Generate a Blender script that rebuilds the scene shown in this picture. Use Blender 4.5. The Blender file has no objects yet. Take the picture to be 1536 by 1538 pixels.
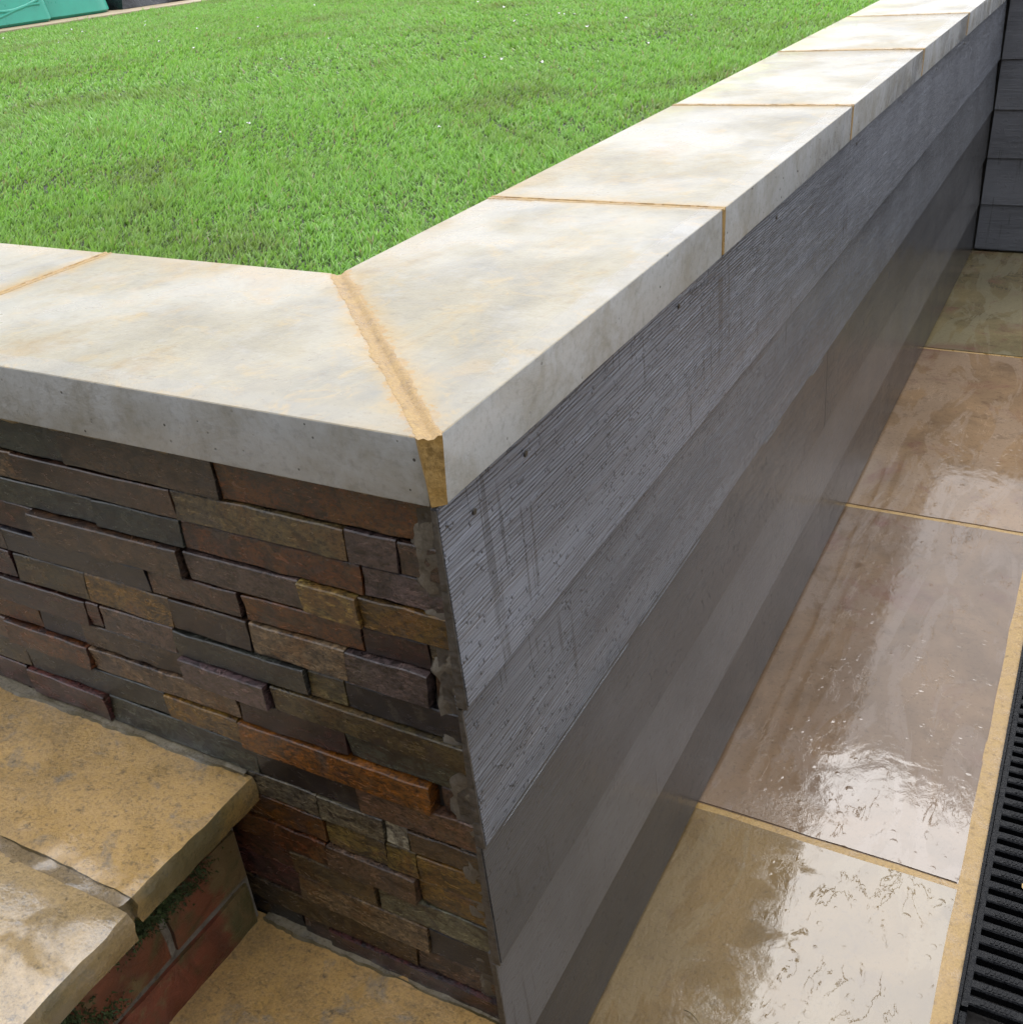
import bpy, bmesh, math, random
import numpy as np
from mathutils import Vector, Matrix, noise

random.seed(7)
rng = np.random.default_rng(11)
S = bpy.context.scene
COL = S.collection

# ------------------------------------------------------------------ camera, sky, sun, exposure
CAM = Vector((0.3441, -0.4883, 0.2846))
RX = Vector((0.87866307, 0.47099721, -0.07818468))
RY = Vector((0.17620883, -0.47210544, -0.86375165))      # image down
RZ = Vector((-0.44373603, 0.74516984, -0.49781548))      # forward
cam = bpy.data.cameras.new('camera')
cam.sensor_fit = 'HORIZONTAL'
cam.sensor_width = 36.0
FOC = 1561.95 / 1536.0
cam.lens = 36.0 * FOC
cam.clip_start = 0.01
cam.clip_end = 500.0
cam_o = bpy.data.objects.new('camera', cam)
COL.objects.link(cam_o)
m = Matrix.Identity(4)
for i in range(3):
    m[i][0] = RX[i]; m[i][1] = -RY[i]; m[i][2] = -RZ[i]; m[i][3] = CAM[i]
cam_o.matrix_world = m
S.camera = cam_o

SUN_EL, SUN_AZ = math.radians(55), math.radians(-8)       # azimuth measured from +Y towards +X
W = bpy.data.worlds.new('World')
S.world = W
W.use_nodes = True
wt = W.node_tree
bg = wt.nodes['Background']
sky = wt.nodes.new('ShaderNodeTexSky')
sky.sky_type = 'NISHITA'
sky.sun_disc = False
sky.sun_elevation = SUN_EL
sky.sun_rotation = SUN_AZ
sky.altitude = 50
sky.air_density = 1.0
sky.dust_density = 3.0
hs = wt.nodes.new('ShaderNodeHueSaturation')
hs.inputs['Saturation'].default_value = 0.42
wt.links.new(sky.outputs[0], hs.inputs['Color'])
# broken pale cloud over the whole sky
tc = wt.nodes.new('ShaderNodeTexCoord')
cn = wt.nodes.new('ShaderNodeTexNoise')
cn.inputs['Scale'].default_value = 2.6
cn.inputs['Detail'].default_value = 6
cn.inputs['Roughness'].default_value = 0.55
wt.links.new(tc.outputs['Generated'], cn.inputs['Vector'])
cr = wt.nodes.new('ShaderNodeMapRange')
cr.inputs['From Min'].default_value = 0.32
cr.inputs['From Max'].default_value = 0.62
cr.inputs['To Min'].default_value = 0.35
cr.inputs['To Max'].default_value = 0.92
wt.links.new(cn.outputs['Fac'], cr.inputs['Value'])
cm = wt.nodes.new('ShaderNodeMix')
cm.data_type = 'RGBA'
wt.links.new(cr.outputs[0], cm.inputs[0])
wt.links.new(hs.outputs[0], cm.inputs[6])
sx = wt.nodes.new('ShaderNodeSeparateXYZ')
wt.links.new(tc.outputs['Generated'], sx.inputs[0])
og = wt.nodes.new('ShaderNodeMapRange')              # overcast: zenith three times the horizon
og.inputs['To Min'].default_value = 7.5
og.inputs['To Max'].default_value = 22.5
wt.links.new(sx.outputs[2], og.inputs['Value'])
oc_ = wt.nodes.new('ShaderNodeVectorMath')
oc_.operation = 'SCALE'
oc_.inputs[0].default_value = (0.97, 1.0, 1.07)
wt.links.new(og.outputs[0], oc_.inputs['Scale'])
wt.links.new(oc_.outputs[0], cm.inputs[7])
wt.links.new(cm.outputs[2], bg.inputs['Color'])
bg.inputs['Strength'].default_value = 0.12

sd = bpy.data.lights.new('sun', 'SUN')
sd.energy = 1.05
sd.angle = math.radians(25)
sd.color = (1.0, 0.99, 0.975)
sun = bpy.data.objects.new('sun', sd)
COL.objects.link(sun)
sdir = Vector((math.sin(SUN_AZ) * math.cos(SUN_EL), math.cos(SUN_AZ) * math.cos(SUN_EL), math.sin(SUN_EL)))
sun.rotation_euler = (-sdir).to_track_quat('-Z', 'Y').to_euler()
sun.location = sdir * 20

S.view_settings.view_transform = 'Standard'
S.view_settings.look = 'None'
S.view_settings.gamma = 1
S.view_settings.exposure = 0.60
DENOISE = True
S.render.engine = 'CYCLES'
S.cycles.use_denoising = DENOISE
S.cycles.max_bounces = 5
S.cycles.diffuse_bounces = 3
S.cycles.glossy_bounces = 3
S.cycles.use_adaptive_sampling = True
S.cycles.adaptive_threshold = 0.02
S.cycles.caustics_reflective = False
S.cycles.caustics_refractive = False


# ------------------------------------------------------------------ node helpers
WET = 0.64      # rain-soaked surfaces: share of the dry colour


class NT:
    def __init__(self, name):
        self.m = bpy.data.materials.new(name)
        self.m.use_nodes = True
        self.t = self.m.node_tree
        self.b = self.t.nodes['Principled BSDF']
        self.geo = self.t.nodes.new('ShaderNodeNewGeometry')
        self.pos = self.geo.outputs['Position']

    def n(self, ty):
        return self.t.nodes.new('ShaderNode' + ty)

    def put(self, sock, v):
        if isinstance(v, bpy.types.NodeSocket):
            self.t.links.new(v, sock)
        else:
            if sock.type == 'RGBA' and len(v) == 3:
                v = (*v, 1)
            sock.default_value = v

    def map(self, v, scale=(1, 1, 1), loc=(0, 0, 0), rot=(0, 0, 0)):
        k = self.n('Mapping')
        self.put(k.inputs[0], v)
        k.inputs['Scale'].default_value = scale
        k.inputs['Location'].default_value = loc
        k.inputs['Rotation'].default_value = rot
        return k.outputs[0]

    def noise(self, v, s, d=4, r=0.55, dist=0.0):
        k = self.n('TexNoise')
        self.put(k.inputs['Vector'], v)
        k.inputs['Scale'].default_value = s
        k.inputs['Detail'].default_value = d
        k.inputs['Roughness'].default_value = r
        k.inputs['Distortion'].default_value = dist
        return k.outputs['Fac']

    def vor(self, v, s, feat='F1', out='Distance', rnd=1.0):
        k = self.n('TexVoronoi')
        k.feature = feat
        self.put(k.inputs['Vector'], v)
        k.inputs['Scale'].default_value = s
        k.inputs['Randomness'].default_value = rnd
        return k.outputs[out]

    def wave(self, v, s, dist, d=2, ds=1.0):
        k = self.n('TexWave')
        k.bands_direction = 'Z'
        self.put(k.inputs['Vector'], v)
        k.inputs['Scale'].default_value = s
        k.inputs['Distortion'].default_value = dist
        k.inputs['Detail'].default_value = d
        k.inputs['Detail Scale'].default_value = ds
        return k.outputs['Fac']

    def rng(self, v, a, b, c=0.0, d=1.0, smooth=False):
        k = self.n('MapRange')
        if smooth:
            k.interpolation_type = 'SMOOTHSTEP'
        self.put(k.inputs['Value'], v)
        for nm, x in (('From Min', a), ('From Max', b), ('To Min', c), ('To Max', d)):
            self.put(k.inputs[nm], x)
        return k.outputs[0]

    def math(self, op, a, b=0.0, c=0.0):
        k = self.n('Math')
        k.operation = op
        self.put(k.inputs[0], a)
        self.put(k.inputs[1], b)
        self.put(k.inputs[2], c)
        return k.outputs[0]

    def mix(self, f, a, b, mode='MIX'):
        k = self.n('Mix')
        k.data_type = 'RGBA'
        k.blend_type = mode
        self.put(k.inputs[0], f)
        self.put(k.inputs[6], a)
        self.put(k.inputs[7], b)
        return k.outputs[2]

    def ramp(self, f, stops):
        k = self.n('ValToRGB')
        self.put(k.inputs[0], f)
        e = k.color_ramp.elements
        while len(e) < len(stops):
            e.new(0.5)
        for q, (p, c) in zip(e, stops):
            q.position = p
            q.color = (*c, 1)
        return k.outputs[0]

    def sep(self, v):
        k = self.n('SeparateXYZ')
        self.put(k.inputs[0], v)
        return k.outputs

    def bump(self, h, strength, dist, normal=None):
        k = self.n('Bump')
        self.put(k.inputs['Height'], h)
        self.put(k.inputs['Strength'], strength)
        k.inputs['Distance'].default_value = dist
        if normal is not None:
            self.put(k.inputs['Normal'], normal)
        return k.outputs[0]

    def film(self, h, strength, dist, weight=1.0, rough=0.03, ior=1.38):
        """Thin film of rain water over the stone, smoother than the stone itself."""
        self.put(self.b.inputs['Coat Weight'], weight)
        self.put(self.b.inputs['Coat Roughness'], rough)
        self.b.inputs['Coat IOR'].default_value = ior
        self.put(self.b.inputs['Coat Normal'], self.bump(h, strength, dist))

    def info(self, out):
        k = self.n('ObjectInfo')
        return k.outputs[out]

    def attr(self, name, out='Fac'):
        k = self.n('Attribute')
        k.attribute_name = name
        return k.outputs[out]

    def fin(self, col=None, rough=None, nrm=None, **kw):
        if col is not None:
            if isinstance(col, bpy.types.NodeSocket):
                col = self.mix(1.0, col, (WET, WET, WET), 'MULTIPLY')
            else:
                col = tuple(v * WET for v in col[:3])
            self.put(self.b.inputs['Base Color'], col)
        if rough is not None:
            self.put(self.b.inputs['Roughness'], rough)
        if nrm is not None:
            self.put(self.b.inputs['Normal'], nrm)
        for a, v in kw.items():
            self.put(self.b.inputs[a.replace('_', ' ')], v)
        return self.m


# ------------------------------------------------------------------ constants of the place
CW = 0.2814          # coping width
CT = 0.0513          # coping thickness
L0, LL = 0.5789, 0.60
PZ = -0.818          # patio level
FARY = 3.2595
BD = 0.1467          # exposed board height


def mat_coping():
    k = NT('pale_sandstone')
    p = k.pos
    x, y, z = k.sep(p)
    # every slab has its own drift of the pattern
    off = k.math('MULTIPLY', k.info('Random'), 7.0)
    cb = k.n('CombineXYZ')
    k.put(cb.inputs[2], off)
    va = k.n('VectorMath')
    k.put(va.inputs[0], p)
    k.put(va.inputs[1], cb.outputs[0])
    q = va.outputs[0]
    n1 = k.noise(k.map(q, (1, 0.6, 1)), 9, 9, 0.68, 0.35)
    n2 = k.noise(q, 17, 6, 0.6, 0.4)
    n3 = k.noise(k.map(q, (0.4, 1.6, 1), rot=(0, 0, 0.5)), 16, 8, 0.72, 0.3)
    col = k.ramp(n1, [(0.30, (0.25, 0.24, 0.205)), (0.43, (0.34, 0.305, 0.225)), (0.56, (0.405, 0.36, 0.255)), (0.70, (0.36, 0.265, 0.135))])
    col = k.mix(k.rng(n3, 0.56, 0.72, 0, 0.55), col, (0.30, 0.275, 0.235))
    col = k.mix(k.rng(n2, 0.58, 0.72, 0, 0.6), col, (0.46, 0.33, 0.17))
    # sand slurry left along joints and along the lawn edge
    dy = k.math('ABSOLUTE', k.math('SUBTRACT', k.math('FLOORED_MODULO', k.math('SUBTRACT', y, L0 - LL / 2), LL), LL / 2))
    dm = k.math('ABSOLUTE', k.math('MULTIPLY', k.math('ADD', x, y), 0.7071))
    djl = k.math('ABSOLUTE', k.math('ADD', x, 0.592))
    onlong = k.math('GREATER_THAN', x, -CW - 0.001)
    dj = k.math('MINIMUM', k.math('MULTIPLY_ADD', k.math('SUBTRACT', 1.0, onlong), 9.0, dy), k.math('MINIMUM', dm, djl))
    di = k.math('MAXIMUM', k.math('ADD', x, CW), k.math('SUBTRACT', CW, y))
    w = k.math('MULTIPLY', k.rng(n1, 0.35, 0.7, 0.1, 1.0), 0.05)
    sj = k.rng(dj, 0.004, k.math('MULTIPLY_ADD', w, 0.9, 0.012), 0.8, 0.0, True)
    si = k.rng(di, 0.0, k.math('ADD', w, 0.02), 0.6, 0.0, True)
    st = k.math('MULTIPLY', k.math('MAXIMUM', sj, si), k.rng(n2, 0.3, 0.6, 0.4, 1.0))
    col = k.mix(st, col, (0.46, 0.32, 0.13))
    smear = k.rng(k.math('MULTIPLY_ADD', k.math('SUBTRACT', k.noise(p, 70, 5, 0.65), 0.5), -0.05, dj), 0.0085, 0.0110, 1.0, 0.0)
    smear = k.math('MULTIPLY', smear, k.rng(dm, 0.02, 0.05, 1.0, 0.55))
    col = k.mix(smear, col, (0.44, 0.27, 0.085))
    # algae film in the joints towards the lawn, far end
    alg = k.math('MULTIPLY', k.rng(di, 0.01, 0.10, 0.8, 0.0, True), k.math('MULTIPLY', k.rng(y, 0.8, 1.6), k.rng(n2, 0.38, 0.6)))
    col = k.mix(alg, col, (0.52, 0.55, 0.24))
    # sawn sides are greyer and lightened to offset shade, with runs of pale lime
    nz = k.sep(k.geo.outputs['Normal'])[2]
    side = k.rng(nz, 0.2, 0.5, 1.0, 0.0)
    runs = k.noise(k.map(p, (22, 22, 2.2)), 1, 4, 0.6)
    scol = k.mix(k.math('MULTIPLY', k.rng(runs, 0.45, 0.62), k.rng(y, 0.6, 1.5, 0.0, 1.0)), (0.54, 0.55, 0.545), (0.60, 0.62, 0.64))
    scol = k.mix(k.math('MULTIPLY', k.rng(k.noise(p, 14, 7, 0.65, 0.5), 0.45, 0.68, 0, 0.8), 1.0), scol, (0.36, 0.335, 0.27))
    scol = k.mix(k.rng(k.noise(p, 120, 5, 0.7), 0.5, 0.75, 0, 0.4), scol, (0.15, 0.145, 0.13))
    do = k.math('MINIMUM', k.math('MULTIPLY', x, -1.0), y)
    band = k.rng(k.math('MULTIPLY_ADD', n2, 0.02, do), 0.030, 0.036, 1.0, 0.0)
    col = k.mix(k.math('MULTIPLY', band, 0.35), col, (0.36, 0.34, 0.29))
    fle = k.noise(k.map(q, (1, 2.2, 1), rot=(0, 0, 0.4)), 55, 6, 0.7, 0.5)
    col = k.mix(k.rng(fle, 0.56, 0.70, 0, 0.55), col, (0.25, 0.20, 0.13))
    col = k.mix(k.rng(k.noise(q, 31, 6, 0.72, 0.9), 0.54, 0.66, 0, 0.55), col, (0.50, 0.37, 0.18))
    col = k.mix(k.rng(k.noise(q, 160, 4, 0.75), 0.52, 0.72, 0, 0.35), col, (0.24, 0.22, 0.18))
    col = k.mix(k.rng(k.noise(q, 12, 8, 0.7, 0.3), 0.54, 0.66, 0, 0.35), col, (0.47, 0.46, 0.43))
    col = k.mix(side, col, scol)
    pit = k.rng(k.vor(p, 95), 0.10, 0.13, 1.0, 0.0)
    pit = k.math('MULTIPLY', pit, k.rng(k.noise(p, 23, 2), 0.52, 0.6))
    pit = k.math('MULTIPLY', pit, k.math('MULTIPLY_ADD', side, 0.75, 0.15))
    col = k.mix(pit, col, (0.05, 0.045, 0.04))
    wet = k.noise(q, 6, 5, 0.55, 0.3)
    rough = k.math('MULTIPLY', k.rng(wet, 0.36, 0.62, 0.22, 0.44), k.math('MULTIPLY_ADD', band, -0.5, 1.0))
    h = k.math('ADD', k.math('MULTIPLY', k.noise(q, 60, 6, 0.6), 0.6), k.math('MULTIPLY', n1, 2.0))
    h = k.math('SUBTRACT', h, k.math('MULTIPLY', pit, 1.2))
    nr = k.bump(h, k.rng(wet, 0.36, 0.6, 0.12, 0.45), 0.004)
    k.film(k.math('ADD', k.math('MULTIPLY', n1, 1.5), k.math('MULTIPLY', k.noise(q, 45, 4, 0.6), 0.25)), 0.10, 0.004, k.rng(wet, 0.58, 0.46, 0.05, 0.4), 0.06)
    return k.fin(col, rough, nr, IOR=1.30)


def mat_grout(name, c1, c2, c3):
    k = NT(name)
    p = k.pos
    n = k.noise(p, 30, 6, 0.65, 0.3)
    g = k.noise(p, 420, 3, 0.6)
    col = k.ramp(n, [(0.3, c2), (0.5, c1), (0.72, c3)])
    col = k.mix(k.rng(g, 0.35, 0.65, 0, 0.45), col, tuple(v * 0.45 for v in c1))
    col = k.mix(k.rng(k.noise(p, 95, 5, 0.7), 0.54, 0.68, 0, 0.7), col, tuple(v * 0.5 for v in c2))
    h = k.math('ADD', k.math('MULTIPLY', g, 0.5), k.math('MULTIPLY', n, 1.5))
    return k.fin(col, k.rng(n, 0.35, 0.6, 0.2, 0.5), k.bump(h, 0.4, 0.003), IOR=1.4)


def mat_slate():
    k = NT('wet_slate')
    oc = k.info('Color')
    rd = k.math('MULTIPLY', k.info('Random'), 31.0)
    cb = k.n('CombineXYZ')
    k.put(cb.inputs[1], rd)
    k.put(cb.inputs[0], rd)
    va = k.n('VectorMath')
    k.put(va.inputs[0], k.pos)
    k.put(va.inputs[1], cb.outputs[0])
    q = va.outputs[0]
    n1 = k.noise(k.map(q, (1, 1, 1.8)), 24, 7, 0.68, 1.2)
    n2 = k.noise(k.map(q, (1, 1, 2.4)), 48, 7, 0.72, 0.6)
    n3 = k.noise(q, 13, 4, 0.6, 1.5)
    fine = k.noise(k.map(q, (1, 1, 1.5)), 190, 6, 0.75)
    dark = k.mix(1.0, oc, (0.22, 0.20, 0.21), 'MULTIPLY')
    lite = k.mix(1.0, oc, (1.9, 1.75, 1.55), 'MULTIPLY')
    col = k.mix(k.rng(n1, 0.38, 0.54), dark, oc)
    col = k.mix(k.rng(n2, 0.52, 0.70), col, lite)
    # iron staining: strong only where the piece is a warm one
    warm = k.math('SUBTRACT', k.sep(oc)[0], k.math('MULTIPLY', k.sep(oc)[2], 1.6))
    col = k.mix(k.math('MULTIPLY', k.rng(n3, 0.50, 0.60), k.rng(warm, 0.01, 0.09, 0.02, 0.7)), col, (0.17, 0.075, 0.022))
    col = k.mix(k.math('MULTIPLY', k.rng(n3, 0.46, 0.36), 0.6), col, (0.040, 0.032, 0.034))
    col = k.mix(k.rng(k.noise(q, 33, 5, 0.65, 0.7), 0.58, 0.66, 0, 0.45), col, (0.11, 0.095, 0.07))
    col = k.mix(k.rng(fine, 0.54, 0.38, 0, 0.75), col, (0.010, 0.008, 0.008))
    col = k.mix(k.rng(k.noise(k.map(q, (1, 1, 2.2)), 75, 6, 0.75, 0.4), 0.56, 0.66, 0, 0.55), col, lite)
    rough = k.rng(n2, 0.35, 0.7, 0.10, 0.34)
    mid = k.noise(k.map(q, (1, 1, 2.5)), 85, 6, 0.7)
    h = k.math('ADD', k.math('MULTIPLY', n1, 0.5), k.math('MULTIPLY', mid, 0.7))
    h = k.math('ADD', h, k.math('MULTIPLY', fine, 0.4))
    k.film(k.math('ADD', k.math('MULTIPLY', n1, 0.4), k.math('MULTIPLY', mid, 0.45)), 0.26, 0.004, 0.45, 0.05)
    return k.fin(col, rough, k.bump(h, 0.6, 0.004), IOR=1.42)


def mat_clad(axis):
    """Painted cedar-grain cement board; grain runs along axis ('y' or 'x')."""
    k = NT('grey_painted_board_' + axis)
    p = k.pos
    g = (1.6, 1.6, 1.0)
    low = k.map(p, (0.9, 0.9, 14))
    warp = k.noise(k.map(p, (2.2, 2.2, 9)), 1, 3, 0.5)
    zz = k.sep(p)[2]
    # groove coordinate drifts slowly along the board so the lines wander like grain
    cb = k.n('CombineXYZ')
    along = k.sep(p)[1 if axis == 'y' else 0]
    k.put(cb.inputs[0], k.math('MULTIPLY', along, 5.0))
    k.put(cb.inputs[2], k.math('MULTIPLY_ADD', warp, 4.0, k.math('MULTIPLY', zz, 330)))
    grain = k.noise(cb.outputs[0], 1.0, 3, 0.6)
    cb2 = k.n('CombineXYZ')
    k.put(cb2.inputs[0], k.math('MULTIPLY', along, 34.0))
    k.put(cb2.inputs[2], k.math('MULTIPLY_ADD', warp, 8.0, k.math('MULTIPLY', zz, 620)))
    fine = k.noise(cb2.outputs[0], 1.0, 2, 0.5)
    amt = k.rng(k.noise(low, 1, 2), 0.35, 0.62, 0.25, 1.0)
    dropd = k.vor(k.map(p, (1, 1, 0.55)), 210)
    drop = k.math('MULTIPLY', k.rng(dropd, 0.12, 0.36, 1.0, 0.0, True), k.rng(k.noise(p, 60, 2), 0.50, 0.56))
    cb3 = k.n('CombineXYZ')
    k.put(cb3.inputs[0], k.math('MULTIPLY', along, 90.0))
    k.put(cb3.inputs[2], k.math('MULTIPLY', zz, 3.0))
    run = k.math('MULTIPLY', k.rng(k.noise(cb3.outputs[0], 1, 4, 0.6), 0.58, 0.62), k.rng(k.noise(k.map(p, (6, 6, 9)), 1, 3), 0.54, 0.60))
    amt = k.math('MULTIPLY', amt, k.info('Alpha'))
    ph = k.math('MULTIPLY_ADD', zz, 1750.0, k.math('MULTIPLY_ADD', warp, 26.0, k.math('MULTIPLY', k.noise(k.map(p, (11, 11, 60)), 1, 2), 7.0)))
    gr2 = k.rng(k.math('SINE', ph), -0.95, 0.1, 0.0, 1.0, True)
    gr2 = k.math('MAXIMUM', gr2, k.rng(grain, 0.47, 0.58, 0.15, 1.0))
    h = k.math('MULTIPLY', gr2, k.math('MULTIPLY', amt, 1.1))
    h = k.math('ADD', h, k.math('MULTIPLY', k.math('MULTIPLY', fine, amt), 0.5))
    h = k.math('ADD', h, k.math('MULTIPLY', drop, k.rng(k.info('Alpha'), 0.1, 0.9, 0.12, 1.0)))
    col = k.mix(k.rng(k.noise(p, 5, 5, 0.6), 0.35, 0.65), (0.098, 0.101, 0.110), (0.128, 0.132, 0.143))
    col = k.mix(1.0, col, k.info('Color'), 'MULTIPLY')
    col = k.mix(k.math('MULTIPLY', k.rng(gr2, 0.5, 0.0), k.math('MULTIPLY', amt, 0.75)), col, (0.030, 0.031, 0.034))
    col = k.mix(k.math('MULTIPLY', run, 0.4), col, (0.04, 0.038, 0.036))
    rough = k.math('SUBTRACT', k.rng(k.noise(p, 9, 4), 0.35, 0.65, 0.10, 0.21), k.math('MULTIPLY', run, 0.06))
    return k.fin(col, rough, k.bump(h, 1.0, 0.0036), IOR=1.42)


def mat_patio():
    k = NT('wet_riven_sandstone')
    oc = k.info('Color')
    p = k.pos
    x, y, z = k.sep(p)
    n1 = k.noise(p, 5, 7, 0.6, 0.8)
    n2 = k.noise(p, 24, 7, 0.65, 0.5)
    # soft bedding bands that wander diagonally over the slab
    band = k.noise(k.map(p, (7, 1.8, 1), rot=(0, 0, 0.35)), 1.6, 6, 0.6, 1.4)
    col = k.mix(k.rng(n1, 0.35, 0.62), k.mix(1.0, oc, (0.72, 0.70, 0.68), 'MULTIPLY'), k.mix(1.0, oc, (1.18, 1.13, 1.05), 'MULTIPLY'))
    col = k.mix(k.rng(band, 0.49, 0.53, 0, 0.55), col, k.mix(1.0, oc, (1.25, 1.34, 1.55), 'MULTIPLY'))
    col = k.mix(k.rng(k.noise(p, 150, 5, 0.75), 0.54, 0.70, 0, 0.45), col, (0.09, 0.065, 0.04))
    col = k.mix(k.rng(n2, 0.58, 0.75, 0, 0.6), col, (0.13, 0.085, 0.055))
    pink = k.math('MULTIPLY', k.rng(k.noise(p, 7.3, 6, 0.7, 0.5), 0.56, 0.70, 0, 0.6), k.rng(y, 0.5, 1.3))
    col = k.mix(pink, col, (0.20, 0.09, 0.075))
    # water lies over most of the slab; the strip along the wall and the higher bedding stand just clear of it
    dryn = k.noise(p, 16, 7, 0.62, 0.6)
    edge = k.math('MULTIPLY_ADD', k.math('SUBTRACT', dryn, 0.5), 0.36, x)
    pm = k.rng(edge, 0.10, 0.17, 0, 1, True)
    pm = k.math('MAXIMUM', pm, k.rng(y, 0.50, 0.62))
    ridge = k.math('ABSOLUTE', k.math('SUBTRACT', k.noise(k.map(p, (1.3, 0.45, 1), rot=(0, 0, -0.45)), 17, 6, 0.6, 1.0), 0.5))
    rid = k.math('MULTIPLY', k.rng(ridge, 0.010, 0.002), k.rng(k.noise(p, 11, 3), 0.50, 0.54))
    peak = k.rng(k.noise(k.map(p, (1.5, 0.8, 1), rot=(0, 0, -0.4)), 48, 6, 0.7, 0.8), 0.62, 0.68)
    pm2 = k.math('MULTIPLY', pm, k.math('SUBTRACT', 1.0, k.math('MINIMUM', k.math('ADD', rid, k.math('MULTIPLY', peak, 0.6)), 1.0)))
    col = k.mix(k.math('MULTIPLY', pm2, 0.35), col, k.mix(1.0, col, (0.60, 0.56, 0.50), 'MULTIPLY'))
    hr = k.math('ADD', k.math('MULTIPLY', n2, 1.0), k.math('MULTIPLY', band, 1.6))
    hr = k.math('ADD', hr, k.math('MULTIPLY', k.noise(p, 170, 5, 0.7), 0.8))
    # rain drops and bubbles standing on the film
    vd = k.n('TexVoronoi')
    k.put(vd.inputs['Vector'], p)
    vd.inputs['Scale'].default_value = 55
    size = k.math('MULTIPLY_ADD', k.sep(vd.outputs['Color'])[0], 0.44, -0.13)
    drop = k.math('MAXIMUM', k.math('SUBTRACT', size, vd.outputs['Distance']), 0.0)
    drop = k.math('SQRT', drop)
    hw = k.math('ADD', k.math('MULTIPLY', k.noise(p, 10, 3, 0.5, 0.4), 1.2), k.math('MULTIPLY', k.noise(k.map(p, (1.4, 0.7, 1), rot=(0, 0, -0.4)), 38, 5, 0.65, 0.8), 0.26))
    hw = k.math('ADD', hw, k.math('MULTIPLY', drop, 0.95))
    hw = k.math('ADD', hw, k.math('MULTIPLY', pm2, 0.10))
    dry = k.bump(k.math('ADD', hr, k.math('MULTIPLY', drop, 0.5)), 0.5, 0.003)
    lip = k.bump(hw, 0.115, 0.006)
    mixn = k.n('Mix')
    mixn.data_type = 'VECTOR'
    k.put(mixn.inputs[0], pm2)
    k.put(mixn.inputs[4], dry)
    k.put(mixn.inputs[5], lip)
    rough = k.rng(pm2, 0, 1, 0.26, 0.025)
    k.put(k.b.inputs['Specular IOR Level'], k.rng(pm2, 0, 1, 0.18, 0.5))
    return k.fin(col, rough, mixn.outputs[1], IOR=1.40)


def mat_tread():
    k = NT('wet_ochre_sandstone')
    p = k.pos
    oc = k.info('Color')
    n1 = k.noise(p, 9, 7, 0.62, 0.7)
    n2 = k.noise(p, 20, 7, 0.66, 0.5)
    gr = k.noise(p, 330, 4, 0.7)
    col = k.mix(k.rng(n1, 0.36, 0.6), k.mix(1.0, oc, (0.62, 0.60, 0.55), 'MULTIPLY'), k.mix(1.0, oc, (1.15, 1.1, 1.0), 'MULTIPLY'))
    col = k.mix(k.rng(n2, 0.56, 0.66, 0, 0.75), col, (0.20, 0.185, 0.155))
    spk = k.noise(p, 210, 5, 0.8)
    col = k.mix(k.rng(k.noise(p, 90, 5, 0.7), 0.57, 0.68, 0, 0.8), col, (0.10, 0.07, 0.032))
    col = k.mix(k.rng(spk, 0.50, 0.34, 0, 0.75), col, (0.13, 0.09, 0.04))
    col = k.mix(k.rng(gr, 0.4, 0.66, 0, 0.35), col, k.mix(1.0, oc, (1.6, 1.6, 1.5), 'MULTIPLY'))
    nz = k.sep(k.geo.outputs['Normal'])[2]
    side = k.rng(nz, 0.3, 0.7, 1.0, 0.0)
    col = k.mix(k.math('MULTIPLY', side, k.rng(n1, 0.35, 0.55, 0.3, 0.9)), col, (0.085, 0.075, 0.025))
    wet = k.noise(p, 14, 6, 0.6, 0.5)
    rough = k.rng(wet, 0.42, 0.62, 0.05, 0.26)
    h = k.math('ADD', k.math('MULTIPLY', spk, 0.9), k.math('MULTIPLY', n2, 0.7))
    h = k.math('ADD', h, k.math('MULTIPLY', k.noise(p, 70, 5, 0.65), 0.5))
    k.film(k.math('ADD', k.math('MULTIPLY', n2, 0.8), k.math('MULTIPLY', k.noise(p, 75, 5, 0.65), 0.8)), 0.22, 0.004, k.math('MULTIPLY', k.info('Alpha'), k.rng(wet, 0.60, 0.48, 0.12, 1.0)), 0.05, 1.85)
    return k.fin(col, rough, k.bump(h, k.rng(wet, 0.4, 0.6, 0.35, 0.95), 0.0035), IOR=1.5)


def mat_brick():
    k = NT('red_brick')
    p = k.pos
    oc = k.info('Color')
    n = k.noise(p, 26, 7, 0.65, 0.6)
    col = k.mix(k.rng(n, 0.34, 0.6), k.mix(1.0, oc, (0.45, 0.45, 0.45), 'MULTIPLY'), oc)
    sm = k.rng(k.math('MULTIPLY_ADD', k.noise(p, 40, 6, 0.7), 0.09, k.sep(p)[1]), 0.0, 0.012)
    sm = k.math('MAXIMUM', sm, k.rng(k.noise(p, 17, 6, 0.7), 0.56, 0.66))
    col = k.mix(k.math('MULTIPLY', sm, 0.85), col, (0.15, 0.11, 0.045))
    green = k.rng(k.noise(p, 15, 5, 0.65, 0.4), 0.50, 0.62, 0, 0.8)
    col = k.mix(green, col, (0.05, 0.058, 0.018))
    h = k.math('ADD', n, k.math('MULTIPLY', k.noise(p, 240, 4, 0.7), 0.5))
    return k.fin(col, k.rng(n, 0.3, 0.7, 0.25, 0.55), k.bump(h, 0.6, 0.003))


def mat_plain(name, col, rough=0.5, var=0.25, scale=30, bump=0.2, bd=0.002, **kw):
    k = NT(name)
    n = k.noise(k.pos, scale, 5, 0.6)
    c = k.mix(k.rng(n, 0.3, 0.7), tuple(v * (1 - var) for v in col), tuple(v * (1 + var) for v in col))
    return k.fin(c, k.rng(n, 0.3, 0.7, max(0.02, rough - 0.1), rough + 0.1), k.bump(n, bump, bd), **kw)


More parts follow.
